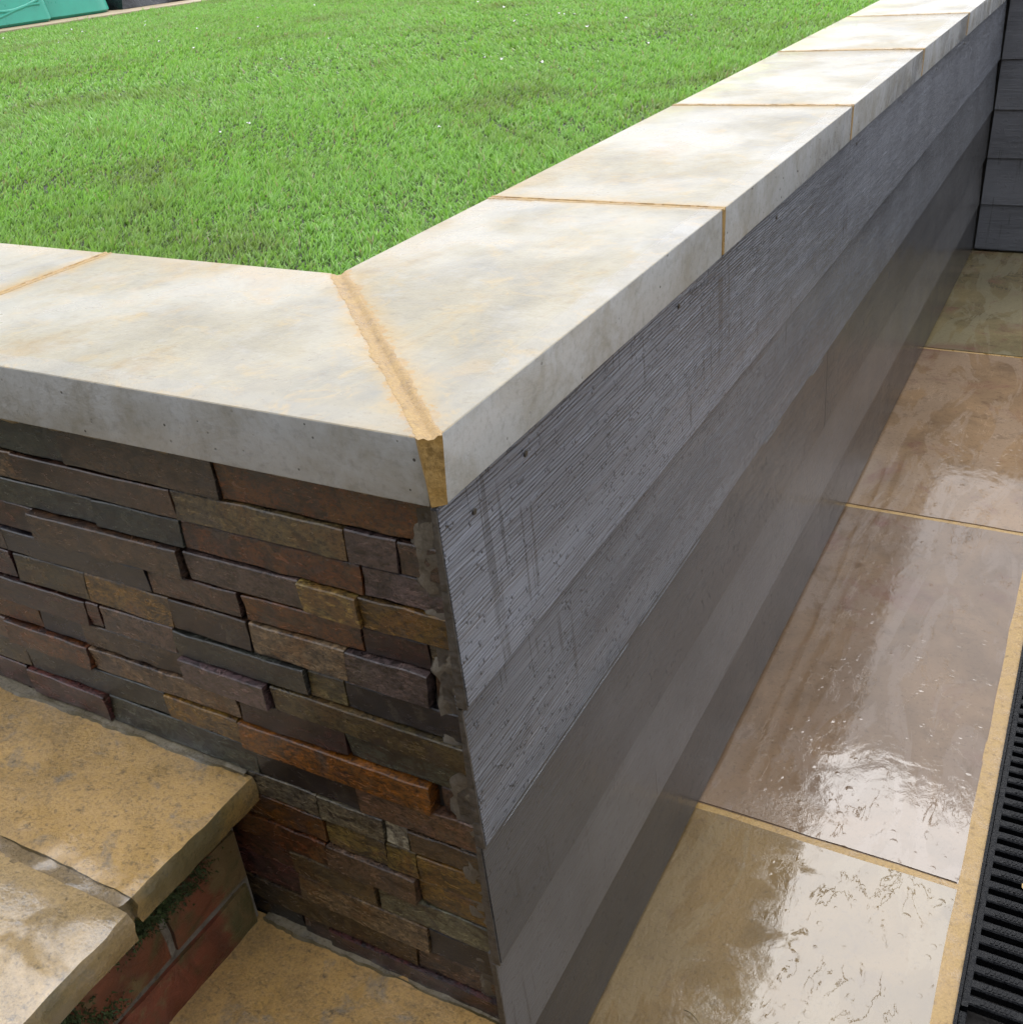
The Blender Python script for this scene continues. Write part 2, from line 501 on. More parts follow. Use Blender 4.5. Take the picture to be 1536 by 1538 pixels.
def mat_grass():
    k = NT('grass_blade')
    p = k.pos
    t = k.attr('tint')
    u = k.attr('along')
    n1 = k.noise(p, 2.6, 5, 0.62, 0.6)
    n2 = k.noise(p, 9, 4, 0.6)
    g = k.ramp(t, [(0.0, (0.19, 0.42, 0.07)), (0.5, (0.37, 0.69, 0.15)), (0.85, (0.53, 0.83, 0.28)), (1.0, (0.52, 0.48, 0.28))])
    pat = k.math('ADD', k.rng(n1, 0.50, 0.66), k.rng(n2, 0.56, 0.72, 0, 0.6))
    g = k.mix(k.math('MULTIPLY', k.math('MINIMUM', pat, 1.0), 0.50), g, (0.30, 0.30, 0.14))
    g = k.mix(k.rng(u, 0.0, 0.6, 0.75, 0.0), g, (0.06, 0.07, 0.022))  # darker brown blade foot, adding shade between blades by colour
    tr = k.n('BsdfTranslucent')
    k.put(tr.inputs['Color'], k.mix(1.0, g, (0.72, 0.80, 0.38), 'MULTIPLY'))
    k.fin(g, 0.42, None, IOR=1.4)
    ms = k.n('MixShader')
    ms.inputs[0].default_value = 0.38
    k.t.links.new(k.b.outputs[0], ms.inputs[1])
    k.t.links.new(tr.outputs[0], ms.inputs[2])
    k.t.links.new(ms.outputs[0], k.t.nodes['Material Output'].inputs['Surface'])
    return k.m


M = dict(
    coping=mat_coping(),
    grout=mat_grout('golden_sand_grout', (0.47, 0.29, 0.090), (0.37, 0.215, 0.060), (0.55, 0.37, 0.145)),
    mortar=mat_grout('grey_sandy_mortar', (0.20, 0.175, 0.14), (0.12, 0.10, 0.075), (0.30, 0.27, 0.22)),
    buff=mat_grout('buff_mortar', (0.46, 0.42, 0.34), (0.30, 0.27, 0.20), (0.55, 0.52, 0.44)),
    dirt=mat_grout('dirty_mortar', (0.085, 0.062, 0.028), (0.035, 0.026, 0.014), (0.19, 0.16, 0.11)),
    slate=mat_slate(),
    clad_y=mat_clad('y'),
    clad_x=mat_clad('x'),
    patio=mat_patio(),
    tread=mat_tread(),
    brick=mat_brick(),
    endgrain=mat_plain('board_end', (0.080, 0.072, 0.064), 0.40, 0.6, 130, 0.7, 0.003),
    backing=mat_plain('dark_backing', (0.035, 0.030, 0.026), 0.7, 0.4, 60, 0.5, 0.003),
    soil=mat_plain('soil', (0.060, 0.058, 0.024), 0.9, 0.4, 40, 0.6, 0.01),
    turf=mat_plain('far_turf', (0.030, 0.040, 0.012), 0.8, 0.35, 14, 0.6, 0.02),  # coloured dark so gaps between the blades look shaded
    iron=mat_plain('black_cast_grate', (0.004, 0.0045, 0.006), 0.28, 0.3, 220, 0.9, 0.002, IOR=1.22),
    nail=mat_plain('rusty_nail', (0.035, 0.028, 0.022), 0.4, 0.4, 300, 0.3, 0.0005),
    teal=mat_plain('teal_plastic', (0.05, 0.46, 0.33), 0.34, 0.10, 8, 0.1, 0.003),
    black=mat_plain('black_plastic_sheet', (0.022, 0.022, 0.026), 0.28, 0.3, 25, 0.5, 0.01),
    path=mat_plain('tan_edging', (0.44, 0.34, 0.21), 0.6, 0.2, 12, 0.3, 0.004),
    petal=mat_plain('white_petal', (0.80, 0.80, 0.76), 0.5, 0.05, 200, 0.1, 0.0005),
    leaf=mat_plain('dead_leaf', (0.55, 0.38, 0.16), 0.5, 0.3, 200, 0.3, 0.0005),
    straw=mat_plain('dry_stalk', (0.23, 0.17, 0.08), 0.5, 0.3, 300, 0.3, 0.0005),
    moss=mat_plain('moss', (0.040, 0.062, 0.010), 0.8, 0.5, 120, 0.5, 0.002),
    grass=mat_grass(),
)


# ------------------------------------------------------------------ object helpers
def link(o, parent=None):
    COL.objects.link(o)
    if parent is not None:
        o.parent = parent
        o.matrix_parent_inverse = Matrix.Translation(-parent.location)
    return o


def smooth(me, ang=32):
    for p in me.polygons:
        p.use_smooth = True
    me.set_sharp_from_angle(angle=math.radians(ang))


def from_bm(name, bm, mat, parent=None, sm=True, ang=32):
    bmesh.ops.recalc_face_normals(bm, faces=bm.faces[:])
    me = bpy.data.meshes.new(name)
    bm.to_mesh(me)
    bm.free()
    me.materials.append(M[mat])
    if sm:
        smooth(me, ang)
    return link(bpy.data.objects.new(name, me), parent)


def thing(name, label, cat, loc=(0, 0, 0), group=None):
    o = bpy.data.objects.new(name, None)
    o.location = loc
    COL.objects.link(o)
    return tag(o, label, cat, group)


def tag(o, label, cat, group=None, kind=None):
    o['label'] = label
    o['category'] = cat
    if group:
        o['group'] = group
    if kind:
        o['kind'] = kind
    return o


def struct(o, label=None, kind='structure'):
    o['kind'] = kind
    if label:
        o['label'] = label
    return o


def lattice(x0, x1, y0, y1, z0, z1, nx, ny, nz):
    """Closed box whose faces are grids."""
    bm = bmesh.new()
    V = {}
    for i in range(nx + 1):
        for j in range(ny + 1):
            for l in range(nz + 1):
                if i in (0, nx) or j in (0, ny) or l in (0, nz):
                    V[i, j, l] = bm.verts.new((x0 + (x1 - x0) * i / nx, y0 + (y1 - y0) * j / ny, z0 + (z1 - z0) * l / nz))
    for l in (0, nz):
        for i in range(nx):
            for j in range(ny):
                bm.faces.new((V[i, j, l], V[i + 1, j, l], V[i + 1, j + 1, l], V[i, j + 1, l]))
    for j in (0, ny):
        for i in range(nx):
            for l in range(nz):
                bm.faces.new((V[i, j, l], V[i + 1, j, l], V[i + 1, j, l + 1], V[i, j, l + 1]))
    for i in (0, nx):
        for j in range(ny):
            for l in range(nz):
                bm.faces.new((V[i, j, l], V[i, j + 1, l], V[i, j + 1, l + 1], V[i, j, l + 1]))
    return bm, V


def prism(poly, z0, z1, bev=0.0, seg=2):
    bm = bmesh.new()
    lo = [bm.verts.new((x, y, z0)) for x, y in poly]
    hi = [bm.verts.new((x, y, z1)) for x, y in poly]
    bm.faces.new(lo[::-1])
    bm.faces.new(hi)
    n = len(poly)
    for i in range(n):
        bm.faces.new((lo[i], lo[(i + 1) % n], hi[(i + 1) % n], hi[i]))
    bmesh.ops.recalc_face_normals(bm, faces=bm.faces[:])
    if bev:
        bmesh.ops.bevel(bm, geom=bm.edges[:], offset=bev, segments=seg, profile=0.6, affect='EDGES')
    return bm


def fbm(p, s, o=4):
    return noise.fractal(Vector(p) * s, 0.9, 2.1, o)


# ------------------------------------------------------------------ the setting: ground, lawn, patio
def quad_sheet(name, rects, z, mat):
    bm = bmesh.new()
    for x0, x1, y0, y1 in rects:
        bm.faces.new([bm.verts.new(v) for v in ((x0, y0, z), (x1, y0, z), (x1, y1, z), (x0, y1, z))])
    return from_bm(name, bm, mat, sm=False)


struct(quad_sheet('ground', [(-80, 80, -80, 80)], -0.95, 'soil'), 'bare earth under the paving')
# the raised garden: earth with turf over it, cut away where the patio lies
bm = bmesh.new()
for x0, x1, y0, y1 in ((-80, -0.275, 0.28, 80), (-0.275, 80, FARY + 0.27, 80)):
    bm.faces.new([bm.verts.new(v) for v in ((x0, y0, -0.016), (x1, y0, -0.016), (x1, y1, -0.016), (x0, y1, -0.016))])
struct(from_bm('lawn_ground', bm, 'turf', sm=False), 'turf of the raised lawn')

patio = bpy.data.objects.new('patio', None)
patio.location = (0.2, 1.0, PZ - 0.03)
COL.objects.link(patio)
struct(patio, 'wet sunken stone patio below the grey wall')
# the jointing sand is the bed seen between the slabs; the drain channel cuts through it
for bx0, bx1 in ((-0.15, 0.3622), (0.5078, 1.9)):
    from_bm('joint_sand', prism([(bx0, -1.5), (bx1, -1.5), (bx1, FARY + 0.1), (bx0, FARY + 0.1)], PZ - 0.06, PZ - 0.0018), 'grout', patio)


def slab(name, x0, x1, y0, y1, z1, th, mat, parent, col, nx=10, ny=14, amp=0.0015, edge=0.0022, s=9, seed=0.0):
    bm, V = lattice(x0, x1, y0, y1, z1 - th, z1, nx, ny, 1)
    for (i, j, l), v in V.items():
        c = v.co
        p = (c.x + seed, c.y, c.z)
        if l == 1:
            onedge = i in (0, nx) or j in (0, ny)
            c.z += (0.0003 * fbm(p, s) - 0.0002) if onedge else amp * fbm(p, s)
        d = edge * noise.noise(Vector(p) * 38)
        if i in (0, nx):
            c.x += d
        if j in (0, ny):
            c.y += edge * noise.noise(Vector(p) * 41 + Vector((9, 0, 0)))
    tops = [e for e in bm.edges if abs(e.verts[0].co.z - z1) < 0.012 and abs(e.verts[1].co.z - z1) < 0.012 and
            any(abs(f.normal.z) < 0.5 for f in e.link_faces)]
    bmesh.ops.recalc_face_normals(bm, faces=bm.faces[:])
    bm.normal_update()
    tops = [e for e in bm.edges if any(f.normal.z > 0.7 for f in e.link_faces) and any(abs(f.normal.z) < 0.4 for f in e.link_faces)]
    bmesh.ops.bevel(bm, geom=tops, offset=0.0014, segments=2, affect='EDGES')
    o = from_bm(name, bm, mat, parent, ang=50)
    o.color = (*col, 1)
    return o


YJ = [-1.28, -0.375, 0.5295, 1.434, 2.3425, FARY + 0.04]
tints = [(0.24, 0.17, 0.085), (0.205, 0.142, 0.066), (0.225, 0.157, 0.104), (0.295, 0.203, 0.125), (0.225, 0.19, 0.108)]
for i in range(5):
    a, b = YJ[i] + 0.0055, YJ[i + 1] - 0.0055
    slab('paving_slab', -0.03, 0.3395, a, b, PZ, 0.02, 'patio', patio, tints[i], seed=i * 3.1)
    slab('paving_slab', 0.5305, 1.12, a + 0.12, b + 0.12 if i < 4 else b, PZ, 0.02, 'patio', patio, tints[(i + 2) % 5], seed=20 + i * 3.1)


# ------------------------------------------------------------------ channel drain
dr = thing('channel_drain', 'black slotted channel drain grating let into the patio', 'drain', (0.43, 1.0, PZ - 0.05))
DX0, DX1 = 0.362, 0.508
bm = bmesh.new()
for x0, x1 in ((DX0, DX0 + 0.004), (DX1 - 0.004, DX1)):
    pts = [(x0, -1.3), (x1, -1.3), (x1, FARY), (x0, FARY)]
    b2 = prism(pts, PZ - 0.045, PZ + 0.001)
    tmp = bpy.data.meshes.new('t')
    b2.to_mesh(tmp)
    b2.free()
    bm.from_mesh(tmp)
    bpy.data.meshes.remove(tmp)
from_bm('channel_rim', bm, 'iron', dr)
from_bm('channel_floor', prism([(DX0 + .004, -1.3), (DX1 - .004, -1.3), (DX1 - .004, FARY), (DX0 + .004, FARY)], PZ - 0.05, PZ - 0.04), 'backing', dr)


def bar_mesh():
    """One bar of the grating: rounded top with a raised oval rib, tapering underside."""
    bm = bmesh.new()
    n = 14
    L = 0.064
    prof = [(-0.0050, -0.014), (-0.0066, -0.0016), (-0.0048, 0.0), (0.0048, 0.0), (0.0066, -0.0016), (0.0050, -0.014)]
    rings = []
    for i in range(n + 1):
        x = -L / 2 + L * i / n
        rings.append([bm.verts.new((x, y, z)) for y, z in prof])
    for a, b in zip(rings, rings[1:]):
        for q in range(len(prof)):
            bm.faces.new((a[q], a[(q + 1) % 6], b[(q + 1) % 6], b[q]))
    bm.faces.new(rings[0])
    bm.faces.new(rings[-1][::-1])
    # raised lozenge with cross ribs on top
    for i in range(7):
        x = -0.014 + i * 0.0052
        hh = 0.0009
        vs = [bm.verts.new((x + sx * 0.0015 + sy * 0.0012, sy * 0.0030, 0.0 if l == 0 else hh)) for l in (0, 1) for sx, sy in ((-1, -1), (1, -1), (1, 1), (-1, 1))]
        bm.faces.new(vs[4:])
        for q in range(4):
            bm.faces.new((vs[q], vs[(q + 1) % 4], vs[4 + (q + 1) % 4], vs[4 + q]))
    bmesh.ops.recalc_face_normals(bm, faces=bm.faces[:])
    me = bpy.data.meshes.new('bar')
    bm.to_mesh(me)
    bm.free()
    me.materials.append(M['iron'])
    smooth(me, 35)
    return me


BAR = bar_mesh()
PITCH = 0.0222
SECT = [(-0.64, 0.355), (0.362, 1.36), (1.365, 2.36), (2.365, FARY - 0.005)]
GZ = PZ - 0.002
for y0, y1 in SECT:
    bm = bmesh.new()
    fr = [(DX0 + 0.0045, DX0 + 0.0125), (DX1 - 0.0125, DX1 - 0.0045), ((DX0 + DX1) / 2 - 0.005, (DX0 + DX1) / 2 + 0.005)]
    for q, (a, b) in enumerate(fr):
        b2 = prism([(a, y0), (b, y0), (b, y1), (a, y1)], GZ - 0.018, GZ + (0.0005 if q < 2 else -0.0004), 0.0015, 2)
        tmp = bpy.data.meshes.new('t')
        b2.to_mesh(tmp)
        b2.free()
        bm.from_mesh(tmp)
        bpy.data.meshes.remove(tmp)
    gr = from_bm('grating', bm, 'iron', dr)
    if y1 < 0:
        continue
    n = int((y1 - y0 - 0.01) / PITCH)
    for i in range(n):
        for side in (0, 1):
            yy = y0 + 0.012 + i * PITCH + (PITCH / 2 if side else 0)
            if yy > y1 - 0.008 or yy < 0.0 or yy > 2.3:
                continue
            if side == 1 and yy > 0.75:
                continue
            o = bpy.data.objects.new('bar', BAR)
            o.location = (DX0 + 0.0405 if side == 0 else DX1 - 0.0405, yy, GZ)
            link(o, gr)
            o.matrix_parent_inverse = Matrix.Translation(-dr.location) @ Matrix.Identity(4) if False else Matrix.Identity(4)
            o.parent = gr
            o.matrix_parent_inverse = Matrix.Translation(-Vector(gr.location)) if gr.location.length else Matrix.Identity(4)


# ------------------------------------------------------------------ clad retaining wall (long side)
def board_bm(y0, y1, zb, zt, x_front=0.0, lean=0.0056, th=0.0051, n=1):
    bm = bmesh.new()
    prof = [(x_front, zb), (x_front - lean, zt), (x_front - lean - th, zt), (x_front - th, zb)]
    a = [bm.verts.new((x, y0, z)) for x, z in prof]
    b = [bm.verts.new((x, y1, z)) for x, z in prof]
    bm.faces.new(a)
    bm.faces.new(b[::-1])
    for i in range(4):
        bm.faces.new((a[i], b[i], b[(i + 1) % 4], a[(i + 1) % 4]))
    bmesh.ops.recalc_face_normals(bm, faces=bm.faces[:])
    e = [e for e in bm.edges if all(abs(v.co.x - x_front) < 1e-6 for v in e.verts)]
    bmesh.ops.bevel(bm, geom=e, offset=0.0040, segments=4, affect='EDGES')
    return bm


cw = thing('clad_retaining_wall', 'long wet retaining wall of dark grey lapped boards under pale stone coping', 'wall', (-0.1, 1.6, PZ))
ZB = [-0.812 + BD * i for i in range(5)]
from_bm('core', prism([(-0.25, 0.022), (-0.030, 0.022), (-0.030, FARY), (-0.25, FARY)], PZ - 0.02, -CT - 0.001), 'backing', cw)
from_bm('corner_batten', prism([(-0.0295, 0.0125), (-0.0125, 0.0125), (-0.0125, FARY), (-0.0295, FARY)], PZ + 0.002, -CT - 0.002), 'endgrain', cw)
splits = {4: [1.176], 2: [1.156]}
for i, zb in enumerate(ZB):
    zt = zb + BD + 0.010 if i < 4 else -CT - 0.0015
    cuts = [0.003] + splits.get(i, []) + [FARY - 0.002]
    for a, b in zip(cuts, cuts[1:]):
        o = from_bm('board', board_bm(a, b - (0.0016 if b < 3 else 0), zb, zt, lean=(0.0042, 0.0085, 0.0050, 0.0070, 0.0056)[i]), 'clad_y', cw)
        tn = (0.52, 1.12, 0.70, 1.50, 2.0)[i]  # same paint throughout: sky sheen above and patio reflection below tinted in
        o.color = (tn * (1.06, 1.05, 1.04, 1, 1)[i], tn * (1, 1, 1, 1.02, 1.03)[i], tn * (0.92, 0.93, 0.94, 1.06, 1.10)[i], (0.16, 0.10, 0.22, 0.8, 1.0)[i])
        if i == 4:
            ys = [0.046, 0.126, 0.457, 0.803] if a < 0.1 else [1.25, 1.62, 2.0, 2.4, 2.8]
            zs = [-0.078, -0.071, -0.066, -0.068] if a < 0.1 else [-0.069] * 5
            for yy, zz in zip(ys, zs):
                t = (zz - zb) / (zt - zb)
                bmn = bmesh.new()
                bmesh.ops.create_cone(bmn, cap_ends=True, segments=12, radius1=0.0030, radius2=0.0024, depth=0.0016)
                bmesh.ops.rotate(bmn, verts=bmn.verts, matrix=Matrix.Rotation(math.radians(90), 3, 'Y'))
                bmesh.ops.translate(bmn, verts=bmn.verts, vec=(-0.0056 * t + 0.0004, yy, zz))
                nl = from_bm('nail', bmn, 'nail', o)
                nl.matrix_parent_inverse = Matrix.Identity(4)

# beads of rain hanging along the lip of one board
kb = NT('rain_water')
M['water'] = kb.fin((0.30, 0.32, 0.34), 0.03, None, IOR=1.33, Transmission_Weight=0.6)
for zb_, spans in ((ZB[3], ((0.03, 0.30), (0.33, 0.52), (0.78, 0.86), (1.03, 1.10))),):
    for y0, y1 in spans:
        bm = bmesh.new()
        rings = []
        n = max(6, int((y1 - y0) / 0.008))
        for i in range(n + 1):
            y = y0 + (y1 - y0) * i / n
            r = (0.0007 + 0.0004 * noise.noise(Vector((y * 60, zb_ * 9, 0)))) * (0.25 if i in (0, n) else 1)
            rings.append([bm.verts.new((0.0002 + r * math.cos(a), y, zb_ + 0.0004 + r * math.sin(a))) for a in [2 * math.pi * q / 6 for q in range(6)]])
        for a, b in zip(rings, rings[1:]):
            for q in range(6):
                bm.faces.new((a[q], a[(q + 1) % 6], b[(q + 1) % 6], b[q]))
        bm.faces.new(rings[0])
        bm.faces.new(rings[-1][::-1])
        from_bm('water_bead', bm, 'water', cw, ang=80)

# paint-smeared ends of the boards, seen as a brown strip at the corner
for i, zb in enumerate(ZB):
    zt = zb + BD - 0.0005 if i < 4 else -CT - 0.003
    bm = bmesh.new()
    pr = [(-0.0010, zb + 0.001), (-0.0010 - 0.0050, zt), (-0.0098, zt), (-0.0098, zb + 0.001)]
    a = [bm.verts.new((x, 0.0012, z)) for x, z in pr]
    b = [bm.verts.new((x, 0.0030, z)) for x, z in pr]
    bm.faces.new(a)
    bm.faces.new(b[::-1])
    for q in range(4):
        bm.faces.new((a[q], b[q], b[(q + 1) % 4], a[(q + 1) % 4]))
    from_bm('board_end', bm, 'endgrain', cw)

# coping along the long side; the first slab is mitred at the corner
G = 0.0033
MG = 0.0056 * 1.414
ysl = [L0 + LL * i for i in range(5)]


def coping(poly, parent, bev=0.0018, dz=0.0, cutmitre=True):
    return from_bm('coping_slab', prism(poly, -CT, dz, bev, 3), 'coping', parent)


def pointing(name, p0, p1, half, z0, mat, parent, n=160, spill=0.0026, top=-0.0016):
    """Hand-struck joint from p0 to p1: uneven top, thin ragged smears feathering over the slab edges."""
    p0, p1 = Vector((*p0, 0)), Vector((*p1, 0))
    d = (p1 - p0).normalized()
    w = Vector((-d.y, d.x, 0))
    bm = bmesh.new()
    rows = []
    for i in range(n + 1):
        t = i / n
        c = p0.lerp(p1, t)
        row = []
        for sgn in (-1, 1):
            e = half + spill * (0.25 + 0.9 * noise.noise(Vector((c.x * 31 + 9 * sgn, c.y * 31, 3.0))) + 0.45 * noise.noise(Vector((c.x * 140, c.y * 140 + 7 * sgn, 1.0))) + 0.3 * noise.noise(Vector((c.x * 420, c.y * 420 + 7 * sgn, 4.0))))
            e = max(e + 0.0016, half + 0.0016)
            row.append(c + w * sgn * e + Vector((0, 0, 0.00015)))
            row.append(c + w * sgn * (half * 0.85) + Vector((0, 0, 0.0005 + 0.0004 * noise.noise(Vector((c.x * 120, c.y * 120, 5.0 + sgn))))))
        mid = c + Vector((0, 0, top + 0.0006 * noise.noise(Vector((c.x * 70, c.y * 70, 8.0)))))
        pts = [row[0] - Vector((0, 0, 0.0012)), row[0], row[1], mid - w * half * 0.35, mid + w * half * 0.35, row[3], row[2], row[2] - Vector((0, 0, 0.0012)), c + w * half * 0.98 + Vector((0, 0, z0)), c - w * half * 0.98 + Vector((0, 0, z0))]
        rows.append([bm.verts.new(v) for v in pts])
    m_ = len(rows[0])
    for a, b in zip(rows, rows[1:]):
        for q in range(m_):
            bm.faces.new((a[q], a[(q + 1) % m_], b[(q + 1) % m_], b[q]))
    bm.faces.new(rows[0])
    bm.faces.new(rows[-1][::-1])
    return from_bm(name, bm, mat, parent, ang=60)


coping([(0, MG), (0, L0 - G), (-CW, L0 - G), (-CW, CW + MG)], cw)
for a, b in zip(ysl, ysl[1:]):
    if b > 2.9:
        coping([(0, a + G), (0, FARY - 0.007), (-CW, FARY + CW - 0.007), (-CW, a + G)], cw, dz=-0.0004)
    else:
        coping([(0, a + G), (0, b - G), (-CW, b - G), (-CW, a + G)], cw, dz=random.uniform(-0.0006, 0.0))
for y in ysl[:-1]:
    pointing('joint_grout', (0.0003, y), (-CW, y), G, -CT + 0.002, 'grout', cw)
pointing('mitre_grout', (-0.0030, 0.0030), (-CW, CW), MG * 0.7071, -CT + 0.001, 'grout', cw, 220, 0.0036)

# ------------------------------------------------------------------ stone faced wall (left side)
sw = thing('stone_faced_wall', 'low wall faced with dark rust and purple slate strips above the steps', 'wall', (-0.4, 0.1, -0.82))
from_bm('core', prism([(-1.25, 0.030), (-0.031, 0.030), (-0.031, 0.26), (-1.25, 0.26)], PZ - 0.02, -CT - 0.001), 'backing', sw)
coping([(-MG, 0), (-CW - MG, CW), (-0.592 + G, CW), (-0.592 + G, 0)], sw)
coping([(-0.592 - G, 0), (-0.592 - G, CW), (-1.26, CW), (-1.26, 0)], sw, dz=-0.0005)
pointing('joint_grout', (-0.592, -0.0003), (-0.592, CW), G, -CT + 0.002, 'grout', sw)
# ragged bead of mortar under the coping
bm = bmesh.new()
n = 150
rows = []
for i in range(n + 1):
    x = -0.85 + (0.85 - 0.014) * i / n
    d = 0.0045 + 0.0035 * fbm((x, 3, 0), 40)
    f = 0.0035 + 0.002 * fbm((x, 7, 0), 55)
    rows.append([bm.verts.new(v) for v in ((x, 0.016, -CT + 0.002), (x, f, -CT + 0.001), (x, f + 0.001, -CT - 0.4 * d), (x, f + 0.005, -CT - d), (x, 0.016, -CT - d - 0.001))])
for a, b in zip(rows, rows[1:]):
    for q in range(4):
        bm.faces.new((a[q], a[q + 1], b[q + 1], b[q]))
from_bm('mortar_bead', bm, 'buff', sw, ang=60)

PAL = dict(rust=(0.135, 0.056, 0.030), orange=(0.21, 0.092, 0.036), ochre=(0.21, 0.13, 0.052), olive=(0.135, 0.108, 0.062),
           slate=(0.066, 0.073, 0.060), black=(0.030, 0.029, 0.036), purple=(0.128, 0.094, 0.092), maroon=(0.090, 0.042, 0.040),
           tan=(0.22, 0.155, 0.108), brown=(0.125, 0.080, 0.062), grey=(0.20, 0.185, 0.135), lgrey=(0.42, 0.39, 0.33),
           dkbrown=(0.080, 0.054, 0.038), yellow=(0.30, 0.225, 0.098))
CZ = [-.0545, -.092, -.122, -.150, -.181, -.209, -.242, -.271, -.301, -.330, -.361, -.395, -.424, -.457, -.488, -.521, -.557, -.587, -.616]
COURSES=[
  [(-0.8,-0.389,'slate',2),(-0.389,-0.214,'dkbrown',6),(-0.214,-0.019,'rust',1)],
  [(-0.8,-0.464,'tan',0),(-0.464,-0.269,'brown',4),(-0.269,-0.097,'olive',3),(-0.097,-0.051,'purple',4),(-0.051,-0.019,'brown',3)],
  [(-0.8,-0.373,'slate',0),(-0.373,-0.27,'slate',3),(-0.27,-0.088,'rust',2),(-0.088,-0.019,'purple',2)],
  [(-0.8,-0.462,'maroon',0),(-0.462,-0.277,'dkbrown',11),(-0.273,-0.151,'purple',5),(-0.151,-0.094,'yellow',9),(-0.094,-0.024,'ochre',6),(-0.024,-0.019,'olive',0)],
  [(-0.8,-0.519,'purple',2),(-0.519,-0.328,'black',5),(-0.328,-0.224,'brown',4),(-0.219,-0.099,'rust',2),(-0.099,-0.037,'maroon',1),(-0.037,-0.019,'grey',-2)],
  [(-0.8,-0.521,'maroon',0),(-0.517,-0.418,'olive',2),(-0.418,-0.311,'ochre',2),(-0.311,-0.22,'dkbrown',3),(-0.219,-0.118,'tan',5),(-0.118,-0.04,'purple',8),(-0.037,-0.019,'brown',-2)],
  [(-0.8,-0.427,'maroon',9),(-0.427,-0.41,'maroon',3),(-0.409,-0.314,'brown',5),(-0.314,-0.164,'slate',10),(-0.164,-0.125,'olive',5),(-0.125,-0.019,'black',3)],
  [(-0.8,-0.51,'rust',1),(-0.51,-0.448,'black',0),(-0.448,-0.312,'dkbrown',1),(-0.312,-0.212,'purple',15),(-0.208,-0.019,'olive',11)],
  [(-0.569,-0.446,'rust',9),(-0.445,-0.256,'tan',4),(-0.254,-0.136,'maroon',4),(-0.136,-0.019,'slate',2),(-0.8,-0.57,'brown',3)],
  [(-0.8,-0.554,'olive',1),(-0.552,-0.355,'slate',2),(-0.355,-0.261,'ochre',5),(-0.26,-0.054,'orange',11),(-0.047,-0.019,'brown',-3)],
  [(-0.8,-0.564,'maroon',3),(-0.561,-0.444,'maroon',9),(-0.443,-0.251,'slate',3),(-0.251,-0.137,'black',3),(-0.136,-0.02,'brown',4)],
  [(-0.456,-0.289,'slate',2),(-0.289,-0.187,'grey',4),(-0.187,-0.114,'grey',5),(-0.114,-0.088,'lgrey',3),(-0.087,-0.019,'dkbrown',4),(-0.8,-0.457,'brown',2)],
  [(-0.341,-0.185,'orange',4),(-0.184,-0.116,'yellow',4),(-0.116,-0.083,'yellow',3),(-0.083,-0.019,'ochre',3)],
  [(-0.351,-0.188,'rust',6),(-0.188,-0.086,'brown',10),(-0.085,-0.02,'ochre',3)],
  [(-0.36,-0.238,'maroon',1),(-0.238,-0.137,'olive',7),(-0.135,-0.02,'grey',4)],
  [(-0.371,-0.237,'maroon',2),(-0.237,-0.083,'tan',6),(-0.083,-0.022,'black',5)],
  [(-0.381,-0.102,'olive',4),(-0.102,-0.022,'brown',3)],
  [(-0.39,-0.247,'black',2),(-0.246,-0.211,'brown',4),(-0.21,-0.02,'maroon',8)],
]


def ledger(x0, x1, z0, z1, colname, proud):
    face = 0.0140 - 0.00066 * proud + random.uniform(-0.0010, 0.0008)
    ln = x1 - x0
    nx = max(2, min(9, int(ln / 0.018)))
    bm, V = lattice(x0 + 0.0006, x1 - 0.0006, face, 0.034, z0 + 0.0008, z1 - 0.0006, nx, 1, 2)
    sd = random.uniform(0, 90)
    tilt = random.uniform(-0.001, 0.001)
    tilx = random.uniform(-0.0014, 0.0014)
    bow = random.uniform(-0.0012, 0.0012)
    for (i, j, l), v in V.items():
        u = i / nx - 0.5
        p = Vector((v.co.x * 46 + sd, 0, v.co.z * 60))
        if j == 0:
            v.co.y += 0.0015 * noise.noise(p) + tilt * (l - 1) + tilx * u
            if i in (0, nx):
                v.co.x += 0.0014 * noise.noise(p * 1.3 + Vector((0, 5, 0))) - (0.0003 if i == nx else -0.0003)
        if l == 2:
            v.co.z += -0.0007 + 0.0010 * noise.noise(Vector((v.co.x * 40 + sd, 8, 0))) + bow * u
        if l == 0:
            v.co.z += 0.0007 + 0.0010 * noise.noise(Vector((v.co.x * 40 + sd, 18, 0))) + bow * u
    bmesh.ops.recalc_face_normals(bm, faces=bm.faces[:])
    bm.normal_update()
    ed = [e for e in bm.edges if any(f.normal.y < -0.7 for f in e.link_faces) and any(f.normal.z > 0.7 for f in e.link_faces)]
    bmesh.ops.bevel(bm, geom=ed, offset=0.0010, segments=1, affect='EDGES')
    o = from_bm('ledger_stone', bm, 'slate', sw, ang=22)
    g = sum(PAL[colname]) / 3
    c = tuple(max(0.004, g + (v - g) * 1.35) for v in PAL[colname])
    j = random.uniform(0.60, 1.38)
    o.color = tuple(min(1, max(0, v * 0.78 * j * random.uniform(0.94, 1.06))) for v in c) + (1,)
    return o


names = list(PAL)
for r, row in enumerate(COURSES):
    for x0, x1, c, pr in row:
        if x0 <= -0.8:
            x = x1
            first = True
            while x > -0.86:
                w = random.uniform(0.09, 0.19)
                ledger(x - w, x, CZ[r + 1], CZ[r], c if first else random.choice(['brown', 'maroon', 'slate', 'olive', 'rust', 'purple']), pr if first else random.choice([0, 2, 4, 8]))
                first = False
                x -= w
        else:
            ledger(x0, -0.0125 if x1 > -0.025 else x1, CZ[r + 1], CZ[r], c, pr)
